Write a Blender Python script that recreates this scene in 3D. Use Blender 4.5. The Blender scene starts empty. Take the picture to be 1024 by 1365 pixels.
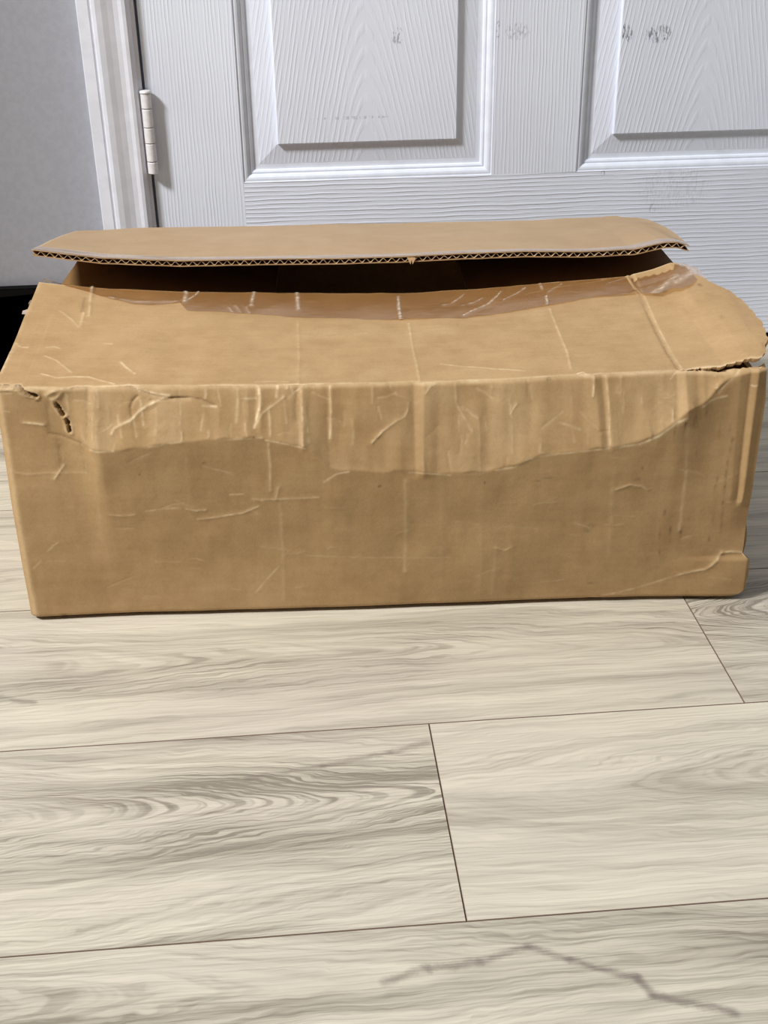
import bpy, math, random
import numpy as np
from mathutils import Matrix, Vector
C = bpy.context.scene.collection
scene = bpy.context.scene
# ------------------------------------------------------------------ camera
cam = bpy.data.cameras.new('camera'); camo = bpy.data.objects.new('camera', cam); C.objects.link(camo)
cam.sensor_fit = 'VERTICAL'; cam.sensor_height = 36.0; cam.lens = 36.0 * 1588.88 / 1365.0
cam.clip_start = 0.01
PITCH, ROLL, YAW = 0.490952, -0.0150663, 0.0794896
f_ = Vector((math.sin(YAW)*math.cos(PITCH), math.cos(YAW)*math.cos(PITCH), -math.sin(PITCH)))
r_ = Vector((math.cos(YAW), -math.sin(YAW), 0)); u_ = r_.cross(f_)
rr = math.cos(ROLL)*r_ + math.sin(ROLL)*u_; uu = -math.sin(ROLL)*r_ + math.cos(ROLL)*u_
camo.matrix_world = Matrix(((rr.x, uu.x, -f_.x, 0), (rr.y, uu.y, -f_.y, -1.37524), (rr.z, uu.z, -f_.z, 0.52078), (0, 0, 0, 1)))
scene.camera = camo
# ------------------------------------------------------------------ light and exposure
scene.view_settings.view_transform = 'Standard'; scene.view_settings.look = 'None'
scene.view_settings.exposure = 0.0; scene.view_settings.gamma = 1.0; scene.view_settings.use_curve_mapping = False
w = bpy.data.worlds.new('room_light'); scene.world = w; w.use_nodes = True
bg = w.node_tree.nodes['Background']; bg.inputs[0].default_value = (1.0, 0.985, 0.96, 1); bg.inputs[1].default_value = 0.11
def area(name, loc, target, sx, sy, power, col):
    l = bpy.data.lights.new(name, 'AREA'); l.shape = 'RECTANGLE'; l.size = sx; l.size_y = sy; l.energy = power; l.color = col
    o = bpy.data.objects.new(name, l); C.objects.link(o); o.location = loc
    o.rotation_euler = (Vector(target) - Vector(loc)).to_track_quat('-Z', 'Y').to_euler(); return o
area('ceiling_lamp', (-2.10, -1.40, 2.60), (-0.05, -0.40, 0.1), 0.5, 0.5, 148, (1.0, 0.987, 0.968))
area('ceiling_lamp', (0.35, -1.0, 2.60), (0.35, -1.0, 0), 1.8, 1.0, 9, (1.0, 0.985, 0.96))

WALLL = -0.46
# ------------------------------------------------------------------ helpers
def tag(o, label=None, cat=None, kind=None, group=None):
    if label: o['label'] = label
    if cat: o['category'] = cat
    if kind: o['kind'] = kind
    if group: o['group'] = group
    return o
def link(name, me, parent=None, mats=()):
    o = bpy.data.objects.new(name, me); C.objects.link(o)
    if parent: o.parent = parent
    if me is not None:
        for m in mats: me.materials.append(m)
    return o
def poly(name, verts, faces, mats=(), parent=None, smooth=False, midx=None):
    me = bpy.data.meshes.new(name); me.from_pydata([tuple(v) for v in verts], [], faces)
    if midx: me.polygons.foreach_set('material_index', midx)
    if smooth: me.polygons.foreach_set('use_smooth', [True]*len(me.polygons))
    me.update()
    return link(name, me, parent, mats)
def boxvf(x0, x1, y0, y1, z0, z1):
    v = [(x0,y0,z0),(x1,y0,z0),(x1,y1,z0),(x0,y1,z0),(x0,y0,z1),(x1,y0,z1),(x1,y1,z1),(x0,y1,z1)]
    f = [(0,3,2,1),(4,5,6,7),(0,1,5,4),(1,2,6,5),(2,3,7,6),(3,0,4,7)]
    return v, f
def joinvf(parts):
    V, F = [], []
    for v, f in parts:
        n = len(V); V += list(v); F += [tuple(i+n for i in q) for q in f]
    return V, F
def bevbox(name, x0, x1, y0, y1, z0, z1, b, mats, parent=None):
    import bmesh
    v, f = boxvf(x0, x1, y0, y1, z0, z1)
    bm = bmesh.new(); vs = [bm.verts.new(p) for p in v]
    for q in f: bm.faces.new([vs[i] for i in q])
    bmesh.ops.bevel(bm, geom=bm.edges[:], offset=b, segments=2, profile=0.5, affect='EDGES')
    me = bpy.data.meshes.new(name); bm.to_mesh(me); bm.free()
    return link(name, me, parent, mats)
def extrude_z(name, prof, z0, z1, mats, parent=None):
    # closed profile of (x, y) points run straight up
    n = len(prof)
    V = [(x, y, z0) for x, y in prof] + [(x, y, z1) for x, y in prof]
    F = [(i, (i+1) % n, n+(i+1) % n, n+i) for i in range(n)] + [tuple(range(n))[::-1], tuple(range(n, 2*n))]
    return poly(name, V, F, mats, parent)
def vnoise(x, y, seed, ox=0):
    # smooth value noise, numpy arrays in, about -1..1 out
    rng = np.random.RandomState(seed); g = rng.rand(128, 128)*2-1
    xi = np.floor(x).astype(int); yi = np.floor(y).astype(int); fx = x-xi; fy = y-yi
    fx = fx*fx*(3-2*fx); fy = fy*fy*(3-2*fy); a = xi % 128; b = yi % 128; a1 = (xi+1) % 128; b1 = (yi+1) % 128
    return (g[a,b]*(1-fx)+g[a1,b]*fx)*(1-fy)+(g[a,b1]*(1-fx)+g[a1,b1]*fx)*fy
def pdist(U, V, pts, reach):
    # distance of every grid point to a polyline, inf beyond its reach
    D = np.full(U.shape, 1e3); p = np.array(pts)
    m = (U > p[:,0].min()-reach) & (U < p[:,0].max()+reach) & (V > p[:,1].min()-reach) & (V < p[:,1].max()+reach)
    if not m.any(): return D
    u = U[m]; v = V[m]; d = np.full(u.shape, 1e3)
    for (x0, y0), (x1, y1) in zip(p[:-1], p[1:]):
        dx, dy = x1-x0, y1-y0; L = dx*dx+dy*dy+1e-12
        t = np.clip(((u-x0)*dx+(v-y0)*dy)/L, 0, 1)
        d = np.minimum(d, np.hypot(u-x0-t*dx, v-y0-t*dy))
    D[m] = d
    return D
def sstep(a, b, x):
    t = np.clip((x-a)/(b-a), 0, 1); return t*t*(3-2*t)
def set_attr(me, name, vals):
    a = me.attributes.new(name, 'FLOAT', 'POINT'); a.data.foreach_set('value', np.ascontiguousarray(vals, dtype=np.float32))
def grid_mesh(name, A, B=None, mats=(), parent=None, wear_glint=None, dirt_shade=None, flip=False, edge_mat=0):
    # A, B: (n, m, 3) outer and inner skins of a sheet; the rim gets faces of its own
    n, m = A.shape[:2]
    idx = np.arange(n*m).reshape(n, m)
    q = np.stack([idx[:-1,:-1], idx[1:,:-1], idx[1:,1:], idx[:-1,1:]], -1).reshape(-1, 4)
    if flip: q = q[:, ::-1]
    V = [A.reshape(-1, 3)]; Q = [q]; nsm = len(q); N = n*m
    if B is not None:
        V.append(B.reshape(-1, 3)); Q.append(q[:, ::-1]+N); nsm *= 2
        loop = np.concatenate([idx[:,0], idx[-1,1:], idx[-2::-1,-1], idx[0,-2:0:-1]])
        k = len(loop); V.append(A.reshape(-1,3)[loop]); V.append(B.reshape(-1,3)[loop])
        i = np.arange(k); j = (i+1) % k; s = 2*N
        r = np.stack([s+i, s+k+i, s+k+j, s+j], -1)
        if flip: r = r[:, ::-1]
        Q.append(r[:, ::-1]); rim = k
    V = np.concatenate(V).astype(np.float32); Q = np.concatenate(Q).astype(np.int32)
    me = bpy.data.meshes.new(name)
    me.vertices.add(len(V)); me.vertices.foreach_set('co', V.ravel())
    me.loops.add(Q.size); me.loops.foreach_set('vertex_index', np.ascontiguousarray(Q).ravel())
    me.polygons.add(len(Q)); me.polygons.foreach_set('loop_start', np.arange(0, Q.size, 4, dtype=np.int32))
    sm = np.zeros(len(Q), dtype=bool); sm[:nsm] = True
    me.polygons.foreach_set('use_smooth', sm)
    mi = np.zeros(len(Q), dtype=np.int32); mi[nsm:] = edge_mat; me.polygons.foreach_set('material_index', mi)
    me.update(calc_edges=True); me.validate()
    for nm, a in (('wear_glint', wear_glint), ('dirt_shade', dirt_shade)):
        vals = np.zeros(len(V), dtype=np.float32)
        if a is not None:
            vals[:N] = a.ravel()
            if B is not None: vals[2*N:2*N+k] = a.ravel()[loop]
        set_attr(me, nm, vals)
    return link(name, me, parent, mats)

# ------------------------------------------------------------------ materials
class NT:
    def __init__(s, name):
        s.m = bpy.data.materials.new(name); s.m.use_nodes = True; s.t = s.m.node_tree; s.n = s.t.nodes
        s.b = s.n['Principled BSDF']; s.out = s.n['Material Output']
    def new(s, k, **kw):
        x = s.n.new(k)
        for a, b in kw.items(): setattr(x, a, b)
        return x
    def L(s, a, b): s.t.links.new(a, b)
    def put(s, sock, v):
        if isinstance(v, (int, float)): sock.default_value = v
        elif isinstance(v, (tuple, list)): sock.default_value = v
        else: s.L(v, sock)
    def math(s, op, a, b=0.0, c=0.0, clamp=False):
        x = s.new('ShaderNodeMath', operation=op, use_clamp=clamp); s.put(x.inputs[0], a); s.put(x.inputs[1], b)
        if op in ('MULTIPLY_ADD', 'SMOOTH_MIN', 'COMPARE'): s.put(x.inputs[2], c)
        return x.outputs[0]
    def mix(s, fac, a, b, blend='MIX'):
        x = s.new('ShaderNodeMix', data_type='RGBA', blend_type=blend); s.put(x.inputs[0], fac); s.put(x.inputs[6], a); s.put(x.inputs[7], b); return x.outputs[2]
    def ramp(s, v, lo, hi, a=0.0, b=1.0, interp='SMOOTHSTEP'):
        x = s.new('ShaderNodeMapRange', interpolation_type=interp); s.put(x.inputs[0], v)
        for i, k in enumerate((lo, hi, a, b)): s.put(x.inputs[i+1], k)
        return x.outputs[0]
    def noise(s, vec, scale=1.0, detail=3.0, rough=0.5, dim='3D', w=None, lac=2.0):
        x = s.new('ShaderNodeTexNoise', noise_dimensions=dim)
        if vec is not None: s.L(vec, x.inputs['Vector'])
        if w is not None: s.put(x.inputs['W'], w)
        x.inputs['Scale'].default_value = scale; x.inputs['Detail'].default_value = detail; x.inputs['Roughness'].default_value = rough
        x.inputs['Lacunarity'].default_value = lac
        return x.outputs[0]
    def mapping(s, vec, sc=(1,1,1), loc=(0,0,0), rot=(0,0,0)):
        x = s.new('ShaderNodeMapping'); s.L(vec, x.inputs[0]); s.put(x.inputs[1], loc); x.inputs[2].default_value = rot; x.inputs[3].default_value = sc; return x.outputs[0]
    def attr(s, name, typ='GEOMETRY'):
        x = s.new('ShaderNodeAttribute', attribute_name=name, attribute_type=typ); return x.outputs['Fac']
    def xyz(s, v):
        x = s.new('ShaderNodeSeparateXYZ'); s.L(v, x.inputs[0]); return x.outputs
    def comb(s, a, b, c):
        x = s.new('ShaderNodeCombineXYZ'); s.put(x.inputs[0], a); s.put(x.inputs[1], b); s.put(x.inputs[2], c); return x.outputs[0]
    def obj(s): return s.new('ShaderNodeTexCoord').outputs['Object']
    def bump(s, h, strength, dist):
        x = s.new('ShaderNodeBump'); x.inputs['Strength'].default_value = strength; x.inputs['Distance'].default_value = dist
        s.L(h, x.inputs['Height']); s.L(x.outputs[0], s.b.inputs['Normal'])
    def bsdf(s, col=None, rough=None, spec=None):
        if col is not None: s.put(s.b.inputs['Base Color'], col)
        if rough is not None: s.put(s.b.inputs['Roughness'], rough)
        if spec is not None: s.put(s.b.inputs['Specular IOR Level'], spec)
def srgb(r, g, b):
    f = lambda c: (c/255/12.92) if c/255 <= 0.04045 else ((c/255+0.055)/1.055)**2.4
    return (f(r), f(g), f(b), 1.0)

def mat_card(name, base, dark, light, wearcol, fine=1.0, rough=0.62):
    t = NT(name); p = t.obj()
    n1 = t.noise(t.mapping(p, (22, 22, 160)), 1.0, 4, 0.6)        # horizontal fibre mottling on upright faces
    n2 = t.noise(p, 9.0, 3, 0.55)
    n3 = t.noise(p, 420.0, 3, 0.6)
    n4 = t.noise(t.mapping(p, (26, 210, 210)), 1.0, 4, 0.65); n5 = t.noise(p, 46.0, 4, 0.6)
    k = t.math('ADD', t.math('MULTIPLY', n5, 0.30), t.math('ADD', t.math('MULTIPLY', n2, 0.30), t.math('ADD', t.math('MULTIPLY', n3, 0.16), t.math('MULTIPLY', n4, 0.16))))
    col = t.mix(t.ramp(k, 0.36, 0.64, 0, 1, 'LINEAR'), dark, light)
    col = t.mix(0.60, base, col)
    wn = t.noise(p, 260.0, 3, 0.6)
    we = t.math('MULTIPLY', t.attr('wear_glint'), t.ramp(wn, 0.25, 0.6, 0.45, 1.0), clamp=True)
    col = t.mix(we, col, wearcol)
    dn = t.noise(t.mapping(p, (700, 700, 350)), 1.0, 3, 0.6)
    di = t.math('MULTIPLY', t.attr('dirt_shade'), t.ramp(dn, 0.35, 0.62, 0.35, 1.0), clamp=True)
    col = t.mix(di, col, srgb(62, 46, 34))
    t.bsdf(col, rough, 0.3)
    h = t.math('ADD', n3, t.math('MULTIPLY', n5, 1.2))
    t.bump(h, 0.22*fine, 0.0005)
    return t.m
CARD = dict(base=srgb(180,147,104), dark=srgb(156,123,81), light=srgb(199,167,123), wearcol=srgb(236,212,172))
M_card = mat_card('kraft_cardboard', **CARD)
M_inner = mat_card('kraft_cardboard_inside', base=srgb(160,124,82), dark=srgb(144,110,70), light=srgb(174,138,94), wearcol=srgb(215,185,142))
M_tilt_grey = mat_card('tilt_greyed_kraft_cardboard', base=srgb(176,149,115), dark=srgb(164,136,102), light=srgb(186,160,127), wearcol=srgb(222,204,176))  # greyer kraft copy: the back flap's tilt and sheen painted into the colour
M_edge = mat_card('torn_cardboard_edge', base=srgb(196,160,116), dark=srgb(160,125,85), light=srgb(222,190,146), wearcol=srgb(238,214,178), fine=2.0, rough=0.9)
def mat_tape(name, tint, haze_sheen, haze_sheen_col, gloss_rough):
    t = NT(name); p = t.obj()
    tr = t.new('ShaderNodeBsdfTransparent'); tr.inputs[0].default_value = tint
    gl = t.new('ShaderNodeBsdfGlossy'); gl.inputs[0].default_value = (1,1,1,1); gl.inputs['Roughness'].default_value = gloss_rough
    df = t.new('ShaderNodeBsdfDiffuse'); df.inputs[0].default_value = haze_sheen_col
    lw = t.new('ShaderNodeLayerWeight'); lw.inputs[0].default_value = 0.5
    b = t.new('ShaderNodeBump'); b.inputs['Strength'].default_value = 0.35; b.inputs['Distance'].default_value = 0.0008
    t.L(t.noise(t.mapping(p, (60, 160, 60)), 1.0, 3, 0.6), b.inputs['Height'])
    t.L(b.outputs[0], gl.inputs['Normal']); t.L(b.outputs[0], lw.inputs['Normal'])
    m1 = t.new('ShaderNodeMixShader'); t.L(tr.outputs[0], m1.inputs[1]); t.L(df.outputs[0], m1.inputs[2])
    hz = t.math('ADD', t.math('MULTIPLY', t.attr('wear_glint'), t.ramp(t.noise(p, 180, 3, 0.6), 0.25, 0.6, 0.4, 1.0)), t.ramp(t.noise(t.mapping(p, (30, 90, 30)), 1.0, 3, 0.6), 0.35, 0.75, haze_sheen*0.5, haze_sheen*1.6), clamp=True)
    t.L(hz, m1.inputs[0])
    m2 = t.new('ShaderNodeMixShader'); t.L(t.math('ADD', t.math('MULTIPLY', t.math('POWER', lw.outputs['Facing'], 4.0), 0.5), 0.03), m2.inputs[0]); t.L(m1.outputs[0], m2.inputs[1]); t.L(gl.outputs[0], m2.inputs[2])
    t.L(m2.outputs[0], t.out.inputs[0]); t.n.remove(t.b)
    return t.m
M_tape = mat_tape('clear_packing_tape', (0.890, 0.828, 0.735, 1), 0.012, srgb(232,214,188), 0.22)
M_tape2 = mat_tape('painted_sheen_tape', (0.97, 0.96, 0.96, 1), 0.30, srgb(205,186,170), 0.3)  # pale diffuse haze, painting in the sheen of clear tape on the back flap

def mat_plain(name, col, rough, spec=0.5, nscale=None, nstr=0.1):
    t = NT(name); t.bsdf(col, rough, spec); p = t.obj()
    n = t.noise(p, nscale or 40, 3, 0.55)
    c2 = tuple(min(1, c*0.93) for c in col[:3])+(1,)
    t.bsdf(t.mix(t.ramp(n, 0.35, 0.65), col, c2))
    if nscale: t.bump(n, nstr, 0.001)
    return t.m
M_wall = mat_plain('grey_wall_paint', srgb(178,180,190), 0.75, 0.3, 160, 0.15)
M_trim = mat_plain('white_trim_paint', srgb(233,236,247), 0.42, 0.4, 50, 0.06)
M_base = mat_plain('black_baseboard', srgb(6,6,7), 0.6, 0.12)
M_black = mat_plain('black_rubber', srgb(9,9,10), 0.7, 0.2)
M_hinge = mat_plain('painted_hinge', srgb(234,233,236), 0.38, 0.4, 220, 0.25)
M_sub = mat_plain('dark_underlay', srgb(70,56,46), 0.9, 0.1)

DOORC = srgb(233,240,254)
def mat_door(name, mode, marks=()):
    # painted moulded wood grain: mode v upright grain, h level grain, c cathedral
    t = NT(name); p = t.obj(); X, Y, Z = t.xyz(p)
    if mode == 'h': a, l = Z, X
    else: a, l = X, Z
    wv = t.noise(t.comb(t.math('MULTIPLY', a, 14.0), t.math('MULTIPLY', l, 3.5), 0.0), 1.0, 3, 0.55)
    wv2 = t.noise(t.comb(t.math('MULTIPLY', a, 60.0), t.math('MULTIPLY', l, 25.0), 3.0), 1.0, 2, 0.5)
    g = t.math('ADD', a, t.math('ADD', t.math('MULTIPLY', t.math('SUBTRACT', wv, 0.5), 0.010), t.math('MULTIPLY', t.math('SUBTRACT', wv2, 0.5), 0.0022)))
    if mode == 'c':
        s = t.math('SQRT', t.math('ADD', t.math('POWER', t.math('ABSOLUTE', g), 2.0), 0.00055))
        g = t.math('ADD', s, t.math('MULTIPLY', l, 0.19))
    freq = {'v': 255.0, 'h': 195.0, 'c': 215.0}[mode]
    sn = t.math('SINE', t.math('MULTIPLY', g, freq*6.2832))
    br = t.noise(t.comb(t.math('MULTIPLY', a, 170.0), t.math('MULTIPLY', l, 9.0), 7.0), 1.0, 2, 0.6)
    rid = t.math('MULTIPLY', t.ramp(sn, -0.2, 1.0), t.ramp(br, 0.3, 0.62, 0.15, 1.0))
    fi = t.noise(t.comb(t.math('MULTIPLY', a, 900.0), t.math('MULTIPLY', l, 60.0), 1.0), 1.0, 3, 0.6)
    h = t.math('ADD', t.math('MULTIPLY', rid, 1.0), t.math('MULTIPLY', fi, 0.35))
    col = t.mix(t.ramp(t.noise(p, 6, 3, 0.6), 0.35, 0.7), DOORC, srgb(228,234,249))
    for (mx, mz, rx, rz, st) in marks:
        d = t.math('ADD', t.math('POWER', t.math('DIVIDE', t.math('SUBTRACT', X, mx), rx), 2.0), t.math('POWER', t.math('DIVIDE', t.math('SUBTRACT', Z, mz), rz), 2.0))
        sp = t.noise(t.comb(t.math('MULTIPLY', X, 520.0), t.math('MULTIPLY', Z, 150.0), mx*40), 1.0, 2, 0.6)
        col = t.mix(t.math('MULTIPLY', t.math('MULTIPLY', t.ramp(d, 0.4, 1.0, 1, 0), t.ramp(sp, 0.48, 0.6)), st), col, srgb(95,92,96))
    t.bsdf(col, 0.45, 0.35)
    t.bump(h, 0.7, {'h': 0.00052, 'v': 0.00026, 'c': 0.00026}[mode])
    return t.m
M_stile = mat_door("door_paint_upright","v")
M_mull = mat_door("door_paint_mullion","v",[(-0.0466, -0.1475, 0.002, 0.012, 0.8), (-0.0251, -0.1495, 0.016, 0.01, 0.35), (0.0226, -0.1271, 0.0015, 0.0015, 1.0)])
M_rail = mat_door("door_paint_level","h",[(0.1439, 0.0572, 0.0045, 0.007, 0.4), (0.0813, 0.1001, 0.003, 0.004, 0.8), (0.1685, 0.0809, 0.05, 0.03, 0.12)])
M_pan1 = mat_door("door_paint_panel_a","c",[(0.0346, -0.1511, 0.008, 0.01, 0.6), (-0.0165, -0.235, 0.05, 0.002, 0.3)])
M_pan2 = mat_door("door_paint_panel_b","c",[(-0.0917, -0.1539, 0.0045, 0.011, 0.8), (-0.0587, -0.1554, 0.018, 0.011, 0.7), (-0.0977, -0.1522, 0.002, 0.01, 0.9)])
M_pan0 = mat_door("door_paint_panel","c")
M_trim2 = mat_plain("door_moulding_paint", DOORC, 0.4, 0.4, 60, 0.05)

def mat_wood():
    t = NT('grey_oak_plank'); p = t.obj(); X, Y, Z = t.xyz(p)
    A = lambda n: t.attr(n, 'OBJECT')
    seed = A('grain_seed')
    pv = t.comb(X, Y, seed)
    wl = t.noise(t.mapping(pv, (2.2, 9, 1)), 1.0, 2, 0.5)
    wm = t.noise(t.mapping(pv, (9, 34, 1)), 1.0, 3, 0.55)
    wf = t.noise(t.mapping(pv, (60, 110, 1)), 1.0, 2, 0.5)
    yy = t.math('ADD', t.math('SUBTRACT', Y, A('axis')), t.math('ADD', t.math('MULTIPLY', t.math('SUBTRACT', wl, 0.5), 0.05), t.math('ADD', t.math('MULTIPLY', t.math('SUBTRACT', wm, 0.5), 0.022), t.math('MULTIPLY', t.math('SUBTRACT', wf, 0.5), 0.004))))
    yy = t.math('ADD', yy, t.math('MULTIPLY', X, A('slant')))
    g = t.math('ADD', t.math('SQRT', t.math('ADD', t.math('MULTIPLY', yy, yy), 0.00006)), t.math('MULTIPLY', X, A('opening')))
    gw = t.math('ADD', g, seed)
    r1 = t.noise(None, 1.0, 2, 0.6, '1D', t.math('MULTIPLY', gw, 420.0))
    r2 = t.noise(None, 1.0, 2, 0.5, '1D', t.math('MULTIPLY', gw, 95.0))
    st = t.noise(t.mapping(t.comb(X, t.math('ADD', t.math('MULTIPLY', yy, 0.6), t.math('MULTIPLY', Y, 0.4)), seed), (1.6, 30, 1)), 1.0, 4, 0.6)
    fb = t.noise(t.mapping(t.comb(X, t.math('ADD', yy, Y), seed), (12, 330, 1)), 1.0, 4, 0.65)
    bl = t.noise(t.mapping(t.comb(X, yy, seed), (5, 95, 1), (3, 1, 0)), 1.0, 4, 0.65)
    near = t.math('MULTIPLY', t.ramp(t.math('ABSOLUTE', yy), 0.012, 0.06, 1.0, 0.25), A('figure'))
    ring = t.math('MULTIPLY', t.ramp(r1, 0.44, 0.62), near)
    mod = t.ramp(t.noise(t.mapping(pv, (7, 16, 1), (9, 4, 0)), 1.0, 3, 0.6), 0.36, 0.62)
    # how grey the printed oak is here
    k = t.math('MULTIPLY', ring, t.math('ADD', t.math('MULTIPLY', mod, 0.55), 0.18))
    for x, c_ in ((t.ramp(r2, 0.40, 0.70), 0.22), (t.ramp(st, 0.42, 0.70), 0.46), (t.ramp(fb, 0.40, 0.70), 0.34), (t.ramp(bl, 0.46, 0.72), 0.24)):
        k = t.math('ADD', k, t.math('MULTIPLY', x, c_))
    k = t.math('ADD', t.math('MULTIPLY', k, A('contrast')), A('shade'), clamp=True)
    col = t.mix(k, srgb(215,208,190), srgb(137,130,116))
    gr = t.ramp(t.noise(t.mapping(pv, (5, 22, 1), (7, 2, 0)), 1.0, 3, 0.6), 0.38, 0.65)
    col = t.mix(t.math('MULTIPLY', gr, 0.45), col, t.mix(k, srgb(203,194,181), srgb(137,127,117)))
    # printed dark mineral streaks, as polylines on the floor
    W = t.xyz(t.new('ShaderNodeNewGeometry').outputs['Position'])
    wj = t.math('MULTIPLY', t.math('SUBTRACT', t.noise(p, 60, 4, 0.7), 0.5), 0.008)
    for (ax, ay, bx, by, wd, s_) in STREAKS:
        dx, dy = bx-ax, by-ay; L2 = dx*dx+dy*dy
        ex = t.math('SUBTRACT', W[0], ax); ey = t.math('ADD', t.math('SUBTRACT', W[1], ay), wj)
        h = t.math('DIVIDE', t.math('ADD', t.math('MULTIPLY', ex, dx), t.math('MULTIPLY', ey, dy)), L2, clamp=True)
        d = t.math('SQRT', t.math('ADD', t.math('POWER', t.math('SUBTRACT', ex, t.math('MULTIPLY', h, dx)), 2.0), t.math('POWER', t.math('SUBTRACT', ey, t.math('MULTIPLY', h, dy)), 2.0)))
        f = t.math('MULTIPLY', t.ramp(d, 0.0, wd, 1.0, 0.0), t.math('MULTIPLY', t.ramp(t.math('ADD', fb, t.math('MULTIPLY', bl, 0.6)), 0.55, 0.95, 0.5, 1.0), s_))
        col = t.mix(f, col, srgb(122,112,104))
    t.bsdf(col, t.ramp(fb, 0.3, 0.7, 0.42, 0.52), 0.35)
    t.bump(t.math('ADD', t.math('MULTIPLY', fb, 1.0), t.math('MULTIPLY', r1, 0.6)), 0.18, 0.0005)
    return t.m
STREAKS = [(0.0314, -0.9334, 0.0555, -0.9278, 0.0045, 0.75), (0.0555, -0.9278, 0.0844, -0.9256, 0.0045, 0.75), (0.0844, -0.9256, 0.1118, -0.918, 0.0045, 0.75), (0.1118, -0.918, 0.1331, -0.9294, 0.0045, 0.85), (0.1331, -0.9294, 0.1661, -0.9451, 0.0045, 0.85), (0.1661, -0.9451, 0.1712, -0.9553, 0.0045, 0.8), (0.1712, -0.9553, 0.2102, -0.9709, 0.0045, 0.8), (-0.0436, -0.7632, 0.0059, -0.7556, 0.0045, 0.65), (0.0059, -0.7556, 0.0517, -0.7464, 0.0045, 0.65), (0.0517, -0.7464, 0.078, -0.7389, 0.005, 0.6), (-0.2232, -0.6568, -0.1977, -0.6657, 0.0045, 0.65)]
M_wood = mat_wood()
M_seam = mat_plain('plank_edge', srgb(132,112,98), 0.8, 0.2)

# ------------------------------------------------------------------ floor
PW = 0.17837; Y0 = -0.89692; PL = 1.22
floor = poly('floor', *boxvf(-1.9, 1.9, -2.0, 0.2, -0.03, -0.0082), mats=[M_sub]); tag(floor, 'pale grey oak look plank floor under the cardboard box', kind='structure')
def plank_mesh():
    g = 0.00022; b = 0.0006; x0, x1, y0, y1 = g, PL-g, g, PW-g
    def ring(i, z): return [(x0+i-PL/2, y0+i-PW/2, z), (x1-i-PL/2, y0+i-PW/2, z), (x1-i-PL/2, y1-i-PW/2, z), (x0+i-PL/2, y1-i-PW/2, z)]
    V = ring(0, -0.008) + ring(0, -b) + ring(b*0.55, 0)
    F, m = [], []
    for k in (0, 4):
        for i in range(4):
            j = (i+1) % 4; F.append((k+i, k+j, k+4+j, k+4+i)); m.append(1)
    F.append((8, 9, 10, 11)); m.append(0); F.append((3, 2, 1, 0)); m.append(1)
    me = bpy.data.meshes.new('plank'); me.from_pydata(V, [], F); me.polygons.foreach_set('material_index', m); me.update()
    me.materials.append(M_wood); me.materials.append(M_seam)
    return me
pm = plank_mesh()
rng = random.Random(5)
# row -> one joint X; special grain by (row, column)
JOINT = {-6: 0.3, -5: -0.35, -4: 0.12, -3: 0.5, -2: -0.1, -1: 0.62, 0: 0.0814, 1: 0.3066, 2: 0.78, 3: -0.62, 4: 0.10, 5: 0.45}
GRAIN = {(0, -1): {'slant': 0.0, 'opening': 0.16, 'figure': 1.0, 'contrast': 1.0, 'shade': 0.06, 'grain_seed': 3.1, 'axis': 0.0194}, (0, 0): {'slant': 0.0, 'opening': -0.12, 'figure': 0.45, 'contrast': 0.8, 'shade': -0.03, 'grain_seed': 7.7, 'axis': 0.0161}, (1, -1): {'slant': 0.02, 'opening': 0.09, 'figure': 0.6, 'contrast': 0.85, 'shade': 0.0, 'grain_seed': 12.2, 'axis': 0.0116}, (1, 0): {'slant': 0.0, 'opening': -0.22, 'figure': 1.0, 'contrast': 1.0, 'shade': 0.04, 'grain_seed': 5.3, 'axis': 0.0257}, (-1, -1): {'slant': -0.02, 'opening': 0.08, 'figure': 0.4, 'contrast': 1.0, 'shade': 0.07, 'grain_seed': 21.4, 'axis': 0.0581}}
for r in range(-6, 6):
    j = JOINT[r]
    for c in range(-2, 2):
        x0 = j + c*PL
        if x0 > 1.9 or x0+PL < -1.9: continue
        o = bpy.data.objects.new('plank', pm); C.objects.link(o); o.parent = floor
        o.location = (x0+PL/2, Y0+(r+0.5)*PW, 0)
        d = dict(axis=rng.uniform(-0.06, 0.06), slant=rng.uniform(-0.03, 0.03), opening=rng.choice([-1, 1])*rng.uniform(0.05, 0.14), figure=rng.uniform(0.2, 0.7), contrast=rng.uniform(0.75, 1.0), shade=rng.uniform(-0.05, 0.05), grain_seed=rng.uniform(0, 40))
        d.update(GRAIN.get((r, c), {}))
        for k, v in d.items(): o[k] = float(v)

# ------------------------------------------------------------------ wall, trim, baseboard
WY = 0.004
DX0, DX1, DZ0, DZ1 = -0.1435, 0.7205, 0.0095, 2.03
wl = joinvf([boxvf(-1.9, DX0-0.02, WY, WY+0.12, 0, 2.5), boxvf(DX1+0.02, 1.9, WY, WY+0.12, 0, 2.5), boxvf(DX0-0.02, DX1+0.02, WY, WY+0.12, DZ1+0.02, 2.5)])
tag(poly('wall_back', *wl, mats=[M_wall]), 'grey painted wall behind the white door', kind='structure')
def casing_prof(s, x0):
    # stepped casing, outer edge first; s mirrors it
    p = [(0, WY), (0, -0.0105), (0.001, -0.012), (0.0125, -0.0135), (0.0140, -0.0125), (0.0150, -0.0122), (0.0165, -0.0150), (0.0200, -0.0160), (0.0260, -0.0150), (0.0320, -0.0128), (0.0380, -0.0112), (0.0430, -0.0112), (0.0470, -0.0122), (0.0505, -0.0118), (0.0530, -0.0095), (0.0545, -0.0060), (0.0550, -0.0030), (0.0560, -0.0030), (0.0585, -0.0020), (0.0585, WY)]
    q = [(x0+s*x, y) for x, y in p]
    return q[::-1] if s < 0 else q
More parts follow.
